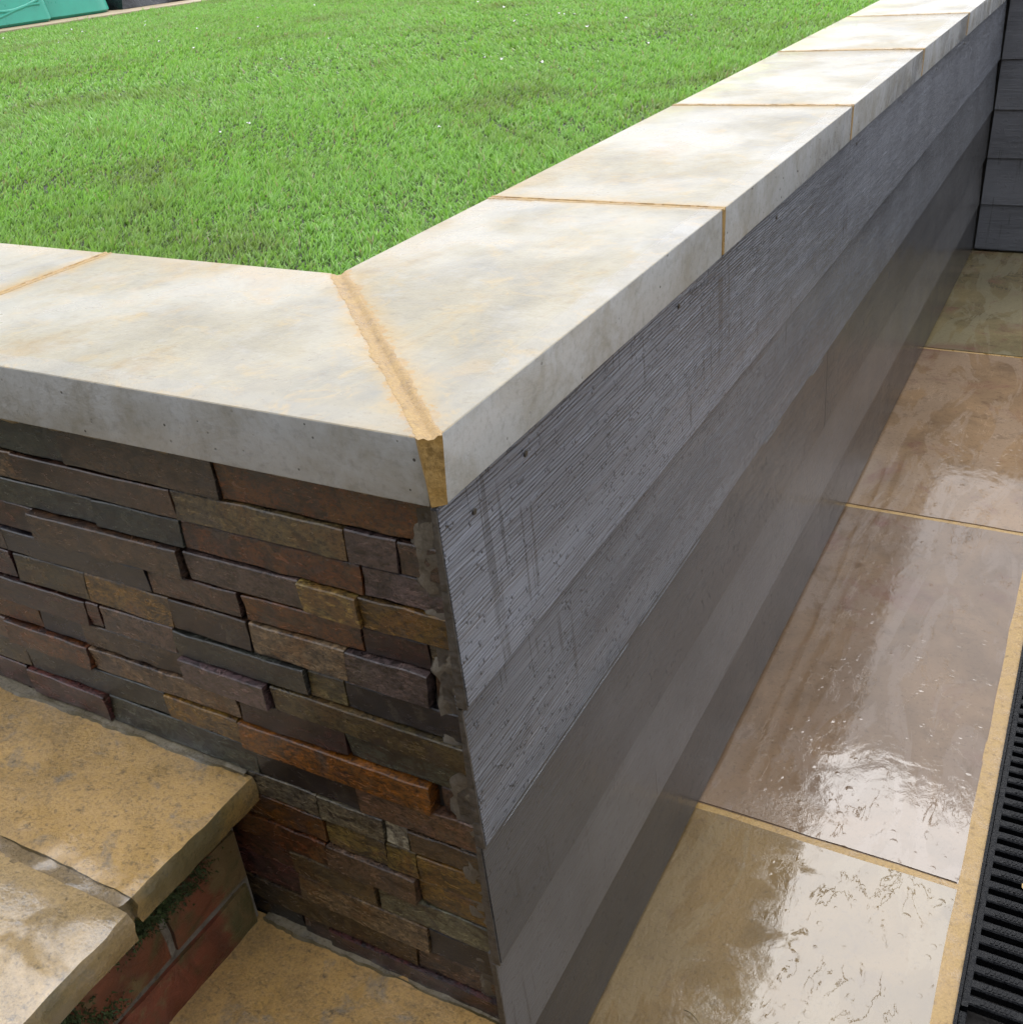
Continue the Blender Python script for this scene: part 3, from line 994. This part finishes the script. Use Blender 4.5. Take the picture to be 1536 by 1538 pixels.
# crumbly mortar between the strips and the board ends
bm, V = lattice(-0.040, -0.0098, 0.0125, 0.033, -0.62, -CT - 0.004, 4, 1, 90)
for (i, j, l), v in V.items():
    if j == 0:
        q = fbm(tuple(v.co), 55)
        v.co.y += 0.0050 * q + (0.006 if i == 0 else 0.0)
        v.co.x += 0.003 * fbm((v.co.x, 4, v.co.z), 60)
from_bm('mortar_fill', bm, 'mortar', sw, ang=60)

# ------------------------------------------------------------------ far clad wall across the end of the patio
fw = thing('clad_end_wall', 'dark grey lapped board wall closing the far end of the patio', 'wall', (1.2, FARY + 0.1, PZ))
from_bm('core', prism([(-0.02, FARY + 0.030), (2.2, FARY + 0.030), (2.2, FARY + 0.25), (-0.02, FARY + 0.25)], PZ - 0.02, -CT - 0.001), 'backing', fw)
for i, zb in enumerate(ZB):
    zt = zb + BD + 0.010 if i < 4 else -CT - 0.0015
    bm = board_bm(0.004, 2.2, zb, zt)
    for v in bm.verts:
        x, y, z = v.co
        v.co = (y, FARY - x, z)
    o = from_bm('board', bm, 'clad_x', fw)
    tn = (1.2, 1.38, 1.25, 1.4, 1.32)[i]
    o.color = (tn, tn * 1.01, tn * 1.04, 0.3)
xs = [0.0, 0.6, 1.2, 1.8, 2.2]
coping([(0.007, FARY), (0.6 - G, FARY), (0.6 - G, FARY + CW), (-CW + 0.007, FARY + CW)], fw)
for a, b in zip(xs[1:], xs[2:]):
    coping([(a + G, FARY), (b - G, FARY), (b - G, FARY + CW), (a + G, FARY + CW)], fw)
for x in xs[1:-1]:
    pointing('joint_grout', (x, FARY + 0.0012), (x, FARY + CW), G, -CT + 0.002, 'grout', fw)

# ------------------------------------------------------------------ steps
st = thing('stone_steps', 'wet ochre sandstone steps with red brick riser beside the slate wall', 'steps', (-0.3, -0.3, PZ))
T1, T2 = -0.398, -0.613


def tread(x0, x1, y0, y1, z1, th, col, seed, nx, ny, wetness, amp=0.0028, rag=0.0024):
    bm, V = lattice(x0, x1, y0, y1, z1 - th, z1, nx, ny, 3)
    for (i, j, l), v in V.items():
        p = (v.co.x + seed, v.co.y, v.co.z)
        if l == 3:
            v.co.z += amp * fbm(p, 11, 5)
            if i in (0, nx) or j in (0, ny):
                v.co.z -= 0.0018
        r = rag * fbm((p[0], p[1], p[2] * 1.5), 45, 3)
        if i == nx:
            v.co.x += r + (0.0025 if l in (1, 2) else 0)
        if i == 0:
            v.co.x += r
        if j == 0:
            v.co.y += r
        if j == ny and ny > 0:
            v.co.y += 0.4 * r
        if l == 0:
            v.co.z += 0.3 * r
    o = from_bm('tread_slab', bm, 'tread', st, ang=48)
    o.color = (*col, wetness)
    return o


tread(-0.90, -0.262, -0.1425, 0.0105, T1, 0.034, (0.52, 0.325, 0.105), 0, 60, 16, 0.6)
tread(-0.90, -0.253, -0.78, -0.156, T1 - 0.002, 0.034, (0.50, 0.345, 0.15), 5.3, 60, 50, 1.0)
tread(-0.345, 0.001, -0.75, 0.0105, T2, 0.034, (0.50, 0.305, 0.10), 11.7, 46, 70, 0.7)
# broken mortar in the joint between the two upper slabs
bm, V = lattice(-0.88, -0.270, -0.160, -0.139, T1 - 0.034, T1 - 0.0055, 110, 4, 1)
for (i, j, l), v in V.items():
    if l == 1:
        v.co.z += 0.004 * fbm((v.co.x, v.co.y, 2), 60, 4)
    if i == 110:
        v.co.x += 0.006 * fbm((v.co.y, 2, v.co.z), 80)
from_bm('joint_mortar', bm, 'tread', st, ang=60).color = (0.30, 0.21, 0.10, 0.9)
# mortar fillet along the wall
for z, x0, x1, nm in ((T1, -0.88, -0.268, 'mortar'), (T2, -0.298, -0.012, 'mortar')):
    bm = bmesh.new()
    rows = []
    n = 110
    for i in range(n + 1):
        x = x0 + (x1 - x0) * i / n
        w = 0.004 + 0.007 * fbm((x, z, 1), 24, 4)
        h = 0.002 + 0.002 * fbm((x, z, 9), 40, 3)
        rows.append([bm.verts.new(v) for v in ((x, 0.016, z + h), (x, 0.006, z + h * 0.9), (x, 0.006 - w * 0.6, z + 0.0028), (x, 0.006 - w, z - 0.002))])
    for a, b in zip(rows, rows[1:]):
        for q in range(3):
            bm.faces.new((a[q], a[q + 1], b[q + 1], b[q]))
    from_bm('mortar_fillet', bm, 'tread', st, ang=60).color = (0.27, 0.235, 0.17, 0.8)
# brick riser under the upper tread, and the block below the lower one
from_bm('riser_mortar', prism([(-0.86, -0.76), (-0.3065, -0.76), (-0.3065, 0.006), (-0.86, 0.006)], T2 - 0.03, T1 - 0.036), 'mortar', st)
from_bm('riser_mortar', prism([(-0.80, -0.73), (-0.045, -0.73), (-0.045, 0.004), (-0.80, 0.004)], PZ - 0.02, T2 - 0.035), 'mortar', st)


def brick(x, y0, y1, z0, z1, col):
    ny = max(3, int((y1 - y0) / 0.02))
    bm, V = lattice(x - 0.05, x, y0, y1, z0, z1, 1, ny, 3)
    for (i, j, l), v in V.items():
        q = noise.noise(v.co * 60)
        if i == 1:
            v.co.x += 0.002 * q + (-0.0022 if (j in (0, ny) or l in (0, 3)) else 0)
        if j in (0, ny):
            v.co.y += 0.0018 * noise.noise(v.co * 80 + Vector((3, 0, 0)))
        if l in (0, 3):
            v.co.z += 0.0018 * noise.noise(v.co * 70 + Vector((0, 6, 0)))
    o = from_bm('brick', bm, 'brick', st, ang=55)
    o.color = (*col, 1)


red = [(0.19, 0.048, 0.022), (0.16, 0.052, 0.028), (0.20, 0.058, 0.025), (0.15, 0.048, 0.03)]
for r, (z0, z1) in enumerate(((T2 - 0.006, T2 + 0.055), (T2 + 0.066, T2 + 0.130), (T2 + 0.141, T2 + 0.1795))):
    y = 0.0 - (0.105 if r % 2 else 0.0)
    if r % 2:
        brick(-0.300, -0.095, 0.002, z0, z1, red[2])
    while y > -0.72:
        brick(-0.300, max(y - 0.205, -0.75), y, z0, z1, random.choice(red))
        y -= 0.216
for r, (z0, z1) in enumerate(((PZ + 0.0, PZ + 0.064), (PZ + 0.075, PZ + 0.139))):
    y = -0.0 - (0.105 if r % 2 else 0.0)
    while y > -0.70:
        brick(-0.0395, max(y - 0.205, -0.72), y, z0, z1, random.choice(red))
        y -= 0.216
# moss growing in the riser joints
bm = bmesh.new()
for cx, cy, cz, n, sp in ((-0.299, -0.150, T1 - 0.052, 900, 0.014), (-0.299, -0.128, T1 - 0.078, 900, 0.014), (-0.299, -0.095, T1 - 0.083, 500, 0.012), (-0.299, -0.185, T1 - 0.060, 400, 0.012), (-0.299, -0.225, T1 - 0.10, 700, 0.016), (-0.299, -0.27, T1 - 0.075, 500, 0.016), (-0.299, -0.06, T1 - 0.088, 260, 0.014), (-0.299, -0.19, T1 - 0.13, 300, 0.013), (-0.275, -0.150, T1 - 0.022, 50, 0.006)):
    for _ in range(n):
        p = Vector((cx + random.uniform(-0.001, 0.003), cy + random.gauss(0, sp), cz + random.gauss(0, sp * 0.6)))
        d = Vector((random.uniform(0.5, 1), random.gauss(0, 0.6), random.gauss(0, 0.6))).normalized() * random.uniform(0.0025, 0.006)
        s = d.cross(Vector((random.random(), random.random(), random.random()))).normalized() * 0.0013
        bm.faces.new([bm.verts.new(q) for q in (p - s, p + s, p + d)])
mo = from_bm('moss', bm, 'moss', st, sm=False)
mo['kind'] = 'stuff'

# ------------------------------------------------------------------ lawn
def project(P):
    v = P - np.array(CAM)
    a = v @ np.array(RX)
    b = v @ np.array(RY)
    c = v @ np.array(RZ)
    return a / c * FOC, b / c * FOC, c


def scatter(n_per, dmin, dmax):
    x0, x1, y0, y1 = -4.28, -CW + 0.001, CW - 0.001, 6.6
    n = int((x1 - x0) * (y1 - y0) * n_per)
    P = np.stack([rng.uniform(x0, x1, n), rng.uniform(y0, y1, n), np.zeros(n)], 1)
    d = np.linalg.norm(P - np.array(CAM), axis=1)
    u, v, c = project(P)
    keep = (d >= dmin) & (d < dmax) & (c > 0) & (np.abs(u) < 0.72) & (v > -0.62) & (v < 0.7)
    # wavy far border along the edging
    keep &= P[:, 0] > -4.255 + 0.035 * np.sin(P[:, 1] * 5) + 0.02 * np.sin(P[:, 1] * 17)
    return P[keep], d[keep]


def blades(P, width, length):
    n = len(P)
    th = rng.uniform(0, 2 * np.pi, n)
    # mown turf: blades lean together in drifts
    drift = 1.1 * np.sin(P[:, 0] * 3.1 + 1.3 * np.sin(P[:, 1] * 2.3)) + 2.0
    lean = rng.gamma(4.5, 0.22, n)
    ln = length * rng.uniform(0.55, 1.25, n) * (0.86 + 0.22 * np.sin(P[:, 0] * 9 + 2 * np.sin(P[:, 1] * 7)) * np.sin(P[:, 1] * 8.3))
    # small tufts and hollows a couple of centimetres across
    tx, ty = P[:, 0] + 0.006 * np.sin(P[:, 1] * 130), P[:, 1] + 0.006 * np.sin(P[:, 0] * 150)
    tuft = np.sin(tx * 210 + 3 * np.sin(ty * 31)) * np.sin(ty * 190 + 3 * np.sin(tx * 37)) + 0.6 * np.sin(tx * 97 + ty * 83)
    ln *= np.clip(0.92 + 0.34 * tuft, 0.35, 1.5)
    dirx = 0.65 * np.cos(th) + 0.35 * np.cos(drift)
    diry = 0.65 * np.sin(th) + 0.35 * np.sin(drift)
    face = rng.uniform(0, np.pi, n)
    wx, wy = np.cos(face) * width * 0.5, np.sin(face) * width * 0.5
    wj = rng.uniform(0.6, 1.3, n)
    wx *= wj
    wy *= wj
    base = P.copy()
    base[:, 2] = -0.016
    s, c = np.sin(np.minimum(lean, 1.35)), np.cos(np.minimum(lean, 1.35))
    mid = base + np.stack([dirx * ln * 0.5 * s * 0.55, diry * ln * 0.5 * s * 0.55, ln * 0.55 * (0.35 + 0.65 * c)], 1)
    tip = base + np.stack([dirx * ln * s, diry * ln * s, ln * (0.30 + 0.70 * c)], 1)
    side = np.stack([wx, wy, np.zeros(n)], 1)
    V = np.empty((n, 5, 3))
    V[:, 0] = base - side * 0.8
    V[:, 1] = base + side * 0.8
    V[:, 2] = mid + side
    V[:, 3] = mid - side
    V[:, 4] = tip
    t = np.clip(rng.normal(0.5, 0.2, n), 0, 0.9)
    t[rng.random(n) < 0.04] = 1.0
    return V, t


def grass_mesh(name, chunks):
    V = np.concatenate([c[0] for c in chunks])
    t = np.concatenate([c[1] for c in chunks])
    n = len(V)
    idx = (np.arange(n) * 5)[:, None]
    loops = np.concatenate([idx + np.array([[0, 1, 2, 3]]), idx + np.array([[3, 2, 4]])], 1).reshape(-1)
    me = bpy.data.meshes.new(name)
    me.vertices.add(n * 5)
    me.vertices.foreach_set('co', V.reshape(-1).astype(np.float32))
    me.loops.add(n * 7)
    me.loops.foreach_set('vertex_index', loops.astype(np.int32))
    me.polygons.add(n * 2)
    starts = (np.arange(n)[:, None] * 7 + np.array([[0, 4]])).reshape(-1)
    me.polygons.foreach_set('loop_start', starts.astype(np.int32))
    me.update(calc_edges=True)
    a = me.attributes.new('tint', 'FLOAT', 'POINT')
    a.data.foreach_set('value', np.repeat(t, 5).astype(np.float32))
    a = me.attributes.new('along', 'FLOAT', 'POINT')
    a.data.foreach_set('value', np.tile(np.array([0, 0, 0.55, 0.55, 1.0]), n).astype(np.float32))
    me.validate()
    me.materials.append(M['grass'])
    return me


chunks = []
# fringe that leans over the inner edge of the coping
nf = 3600
tf = rng.uniform(0, 1, nf)
along_y = rng.random(nf) < 0.72
off = rng.uniform(0.0, 0.010, nf)
PF = np.where(along_y[:, None], np.stack([-CW - off, CW + tf * 3.0, 0 * tf], 1), np.stack([-CW - tf * 0.9, CW + off, 0 * tf], 1))
chunks.append(blades(PF, 0.0020, 0.017))
for dens, a, b, w, l in ((95000, 0.0, 1.7, 0.0020, 0.0160), (52000, 1.7, 2.7, 0.0028, 0.0165), (21000, 2.7, 9.0, 0.0046, 0.018)):
    P, d = scatter(dens, a, b)
    chunks.append(blades(P, w, l))
g0 = bpy.data.objects.new('lawn_grass', grass_mesh('lawn_grass', chunks))
COL.objects.link(g0)
tag(g0, 'short green lawn grass behind the pale stone coping', 'grass', kind='stuff')

# ------------------------------------------------------------------ things at the far side of the lawn
struct(from_bm('path', prism([(-5.4, 1.5), (-4.24, 1.5), (-4.24, 8.0), (-5.4, 8.0)], -0.05, -0.002, 0.004), 'path'), 'tan edging path along the far side of the lawn')

tb = thing('plastic_tub', 'teal moulded plastic tub with a wavy ridge beyond the lawn', 'tub', (-4.7, 3.2, 0))


def tub(y0, y1, xf, xb, h, rnd, name):
    """Rounded box with battered sides."""
    bm = bmesh.new()
    rings = []
    n = 8
    for z, ins in ((0.0, 0.012), (0.012, 0.0), (h * 0.5, 0.022), (h - 0.02, 0.05), (h, 0.075)):
        ring = []
        for cx, cy, a0 in ((xf - rnd, y1 - rnd, 0), (xb + rnd, y1 - rnd, 90), (xb + rnd, y0 + rnd, 180), (xf - rnd, y0 + rnd, 270)):
            for q in range(n + 1):
                a = math.radians(a0 + 90 * q / n)
                sx = 1 if math.cos(math.radians(a0 + 45)) > 0 else -1
                sy = 1 if math.sin(math.radians(a0 + 45)) > 0 else -1
                ring.append(bm.verts.new((cx - sx * ins + rnd * math.cos(a), cy - sy * ins * 0.5 + rnd * math.sin(a), z)))
        rings.append(ring)
    for a, b in zip(rings, rings[1:]):
        m_ = len(a)
        for q in range(m_):
            bm.faces.new((a[q], a[(q + 1) % m_], b[(q + 1) % m_], b[q]))
    bm.faces.new(rings[-1])
    bm.faces.new(rings[0][::-1])
    return from_bm(name, bm, 'teal', tb, ang=40)


tub(2.62, 3.46, -4.385, -5.0, 0.32, 0.04, 'front_section')
tub(3.40, 3.95, -4.43, -5.05, 0.30, 0.16, 'rear_section')


def ridge(z_of, y0, y1, name):
    bm = bmesh.new()
    rings = []
    for i in range(41):
        y = y0 + (y1 - y0) * i / 40
        z = z_of(i / 40)
        x = -4.385 - 0.022 * z / 0.16
        r = 0.006
        rings.append([bm.verts.new((x + r * math.cos(a) * 0.9, y, z + r * 1.3 * math.sin(a))) for a in [2 * math.pi * q / 8 for q in range(8)]])
    for a, b in zip(rings, rings[1:]):
        for q in range(8):
            bm.faces.new((a[q], a[(q + 1) % 8], b[(q + 1) % 8], b[q]))
    return from_bm(name, bm, 'teal', tb)


ridge(lambda t: 0.088 + 0.022 * math.sin((t - 0.45) * 2 * math.pi * 1.05) * -1, 2.80, 3.40, 'wavy_ridge')
ridge(lambda t: 0.060 - 0.022 * math.cos((t - 0.45) * 2 * math.pi * 1.0), 2.80, 3.40, 'wavy_ridge')

bm, V = lattice(-5.1, -4.47, 3.99, 4.52, 0.0, 0.32, 10, 12, 7)
for (i, j, l), v in V.items():
    c = v.co
    cx, cy = -4.78, 4.25
    f = 1.0 - 0.45 * (l / 7) ** 1.5
    c.x = cx + (c.x - cx) * f
    c.y = cy + (c.y - cy) * f
    if l:
        c.x += 0.05 * fbm(tuple(c), 7, 4)
        c.y += 0.05 * fbm((c.x + 5, c.y, c.z), 7, 4)
        c.z += 0.04 * fbm((c.x, c.y + 9, c.z), 8, 4)
bg_o = from_bm('black_sack', bm, 'black', None, ang=60)
tag(bg_o, 'crumpled black plastic sack beside the teal tub', 'sack')

# ------------------------------------------------------------------ small litter
def petal_mesh(k):
    bm = bmesh.new()
    r = 0.006
    c = bm.verts.new((0, 0, 0.001))
    ring = []
    for i in range(9):
        a = 2 * math.pi * i / 9
        q = r * (0.75 + 0.5 * random.random())
        ring.append(bm.verts.new((q * math.cos(a), q * 0.75 * math.sin(a), 0.003 * random.random() + 0.002 * math.cos(2 * a + k))))
    lowr = [bm.verts.new((v.co.x * 0.92, v.co.y * 0.92, v.co.z - 0.0011)) for v in ring]
    for i in range(9):
        bm.faces.new((c, ring[i], ring[(i + 1) % 9]))
        bm.faces.new((ring[i], lowr[i], lowr[(i + 1) % 9], ring[(i + 1) % 9]))
    bm.faces.new(lowr[::-1])
    bmesh.ops.recalc_face_normals(bm, faces=bm.faces[:])
    me = bpy.data.meshes.new('petal')
    bm.to_mesh(me)
    bm.free()
    me.materials.append(M['petal'])
    smooth(me, 60)
    return me


PM = [petal_mesh(i) for i in range(4)]
spots = [(107, 44), (101, 50), (89, 63), (124, 47), (6, 57), (218, 37), (219, 31), (296, 42), (239, 62), (291, 71), (388, 26), (359, 57), (388, 39), (421, 88), (472, 7), (409, 8), (495, 57), (712, 3), (718, 2), (773, 31), (757, 10), (840, 19), (848, 21), (862, 21), (882, 39), (941, 26), (861, 71), (754, 88), (813, 93), (727, 86), (792, 22), (330, 198), (374, 185), (660, 190), (373, 184), (1037, 22), (972, 64)]
for i, (px, py) in enumerate(spots):
    d = RX * ((px - 768) / 1561.95) + RY * ((py - 769) / 1561.95) + RZ
    t = (0.006 - CAM.z) / d.z
    p = CAM + d * t
    o = bpy.data.objects.new('petal', PM[i % 4])
    s = 0.85 if (p - CAM).length > 2.2 else 0.5
    o.location = p
    o.rotation_euler = (random.uniform(-0.3, 0.3), random.uniform(-0.3, 0.3), random.uniform(0, 6.28))
    o.scale = (s, s, s)
    COL.objects.link(o)
    tag(o, 'tiny fallen white petal lying on the green lawn', 'petal', 'white petals scattered on the lawn')


# a dry stalk on the nearest patio slab
bm = bmesh.new()
rings = []
for i in range(9):
    t = i / 8
    c = Vector((0.090 + 0.030 * t, 0.222 - 0.012 * t + 0.002 * math.sin(t * 5), PZ + 0.0035 + 0.0012 * math.sin(t * 3)))
    r = 0.0009 * (1 - 0.4 * t)
    rings.append([bm.verts.new(c + Vector((0, r * math.cos(a), r * math.sin(a)))) for a in (0, 1.26, 2.51, 3.77, 5.03)])
for a, b in zip(rings, rings[1:]):
    for q in range(5):
        bm.faces.new((a[q], a[(q + 1) % 5], b[(q + 1) % 5], b[q]))
bm.faces.new(rings[0])
bm.faces.new(rings[-1][::-1])
tag(from_bm('stalk', bm, 'straw'), 'thin dry stalk on the wet patio slab nearest the camera', 'stalk')

# ------------------------------------------------------------------ unseen building added behind the camera to shade the stone and darken wet reflections
def mat_added_house():
    k = NT('added_house_boards')
    z = k.sep(k.pos)[2]
    lap = k.math('FLOORED_MODULO', z, 0.147)
    col = k.mix(k.rng(k.noise(k.map(k.pos, (2, 2, 60)), 1, 4), 0.35, 0.65), (0.050, 0.052, 0.057), (0.075, 0.077, 0.083))
    return k.fin(col, 0.5, k.bump(lap, 1.0, 0.05))


M['added_house'] = mat_added_house()
M['frame'] = mat_plain('dark_frame', (0.03, 0.032, 0.035), 0.4, 0.1)
M['pane'] = mat_plain('dark_pane', (0.015, 0.018, 0.02), 0.06, 0.1, 3, 0.02)
M['rooftile'] = mat_plain('roof_tile', (0.10, 0.075, 0.06), 0.7, 0.3, 9, 0.5, 0.02)
hs_o = thing('added_house', 'unseen low dark boarded building added behind the viewpoint for shade and dark reflections', 'added_house', (1.5, -3.5, PZ))
HY = -2.9
from_bm('wall', prism([(-3.2, HY - 5), (6.0, HY - 5), (6.0, HY), (-3.2, HY)], PZ - 0.1, 2.2), 'added_house', hs_o)
for x0, x1, z0, z1 in ((-0.6, 2.4, PZ + 0.03, 1.35), (3.3, 4.7, 0.15, 1.35), (-2.6, -1.5, 0.15, 1.35)):
    fr = from_bm('window', prism([(x0, HY), (x1, HY), (x1, HY + 0.05), (x0, HY + 0.05)], z0, z1, 0.004), 'frame', hs_o)
    n = max(2, round((x1 - x0) / 0.75))
    for q in range(n):
        a = x0 + 0.06 + (x1 - x0 - 0.06) * q / n
        b = x0 + (x1 - x0 - 0.06) * (q + 1) / n
        pn = from_bm('pane', prism([(a, HY + 0.045), (b, HY + 0.045), (b, HY + 0.056), (a, HY + 0.056)], z0 + 0.06, z1 - 0.06), 'pane', fr)
        pn.matrix_parent_inverse = Matrix.Identity(4)
from_bm('roof', prism([(-3.5, HY - 5.3), (6.3, HY - 5.3), (6.3, HY + 0.3), (-3.5, HY + 0.3)], 2.2, 2.42, 0.02), 'rooftile', hs_o)

for i, (x, y, lb) in enumerate(((0.415, 0.600, 'small tan leaf scrap on the black drain, the farther of two'), (0.413, 0.560, 'small tan leaf scrap on the black drain, the nearer of two'))):
    bm = bmesh.new()
    ring = []
    for q in range(8):
        a = 2 * math.pi * q / 8
        r = 0.0055 * (0.7 + 0.5 * random.random())
        ring.append(Vector((r * math.cos(a), 0.6 * r * math.sin(a), 0.0012 * math.sin(2 * a + i))))
    up = [bm.verts.new(v + Vector((0, 0, 0.0007))) for v in ring]
    dn = [bm.verts.new(v) for v in ring]
    bm.faces.new(up)
    bm.faces.new(dn[::-1])
    for q in range(8):
        bm.faces.new((dn[q], dn[(q + 1) % 8], up[(q + 1) % 8], up[q]))
    o = from_bm('leaf_scrap', bm, 'leaf', None, sm=False)
    o.location = (x, y, GZ + 0.0022)
    o.rotation_euler = (0.15, 0.1, 0.7 + i)
    tag(o, lb, 'leaf')
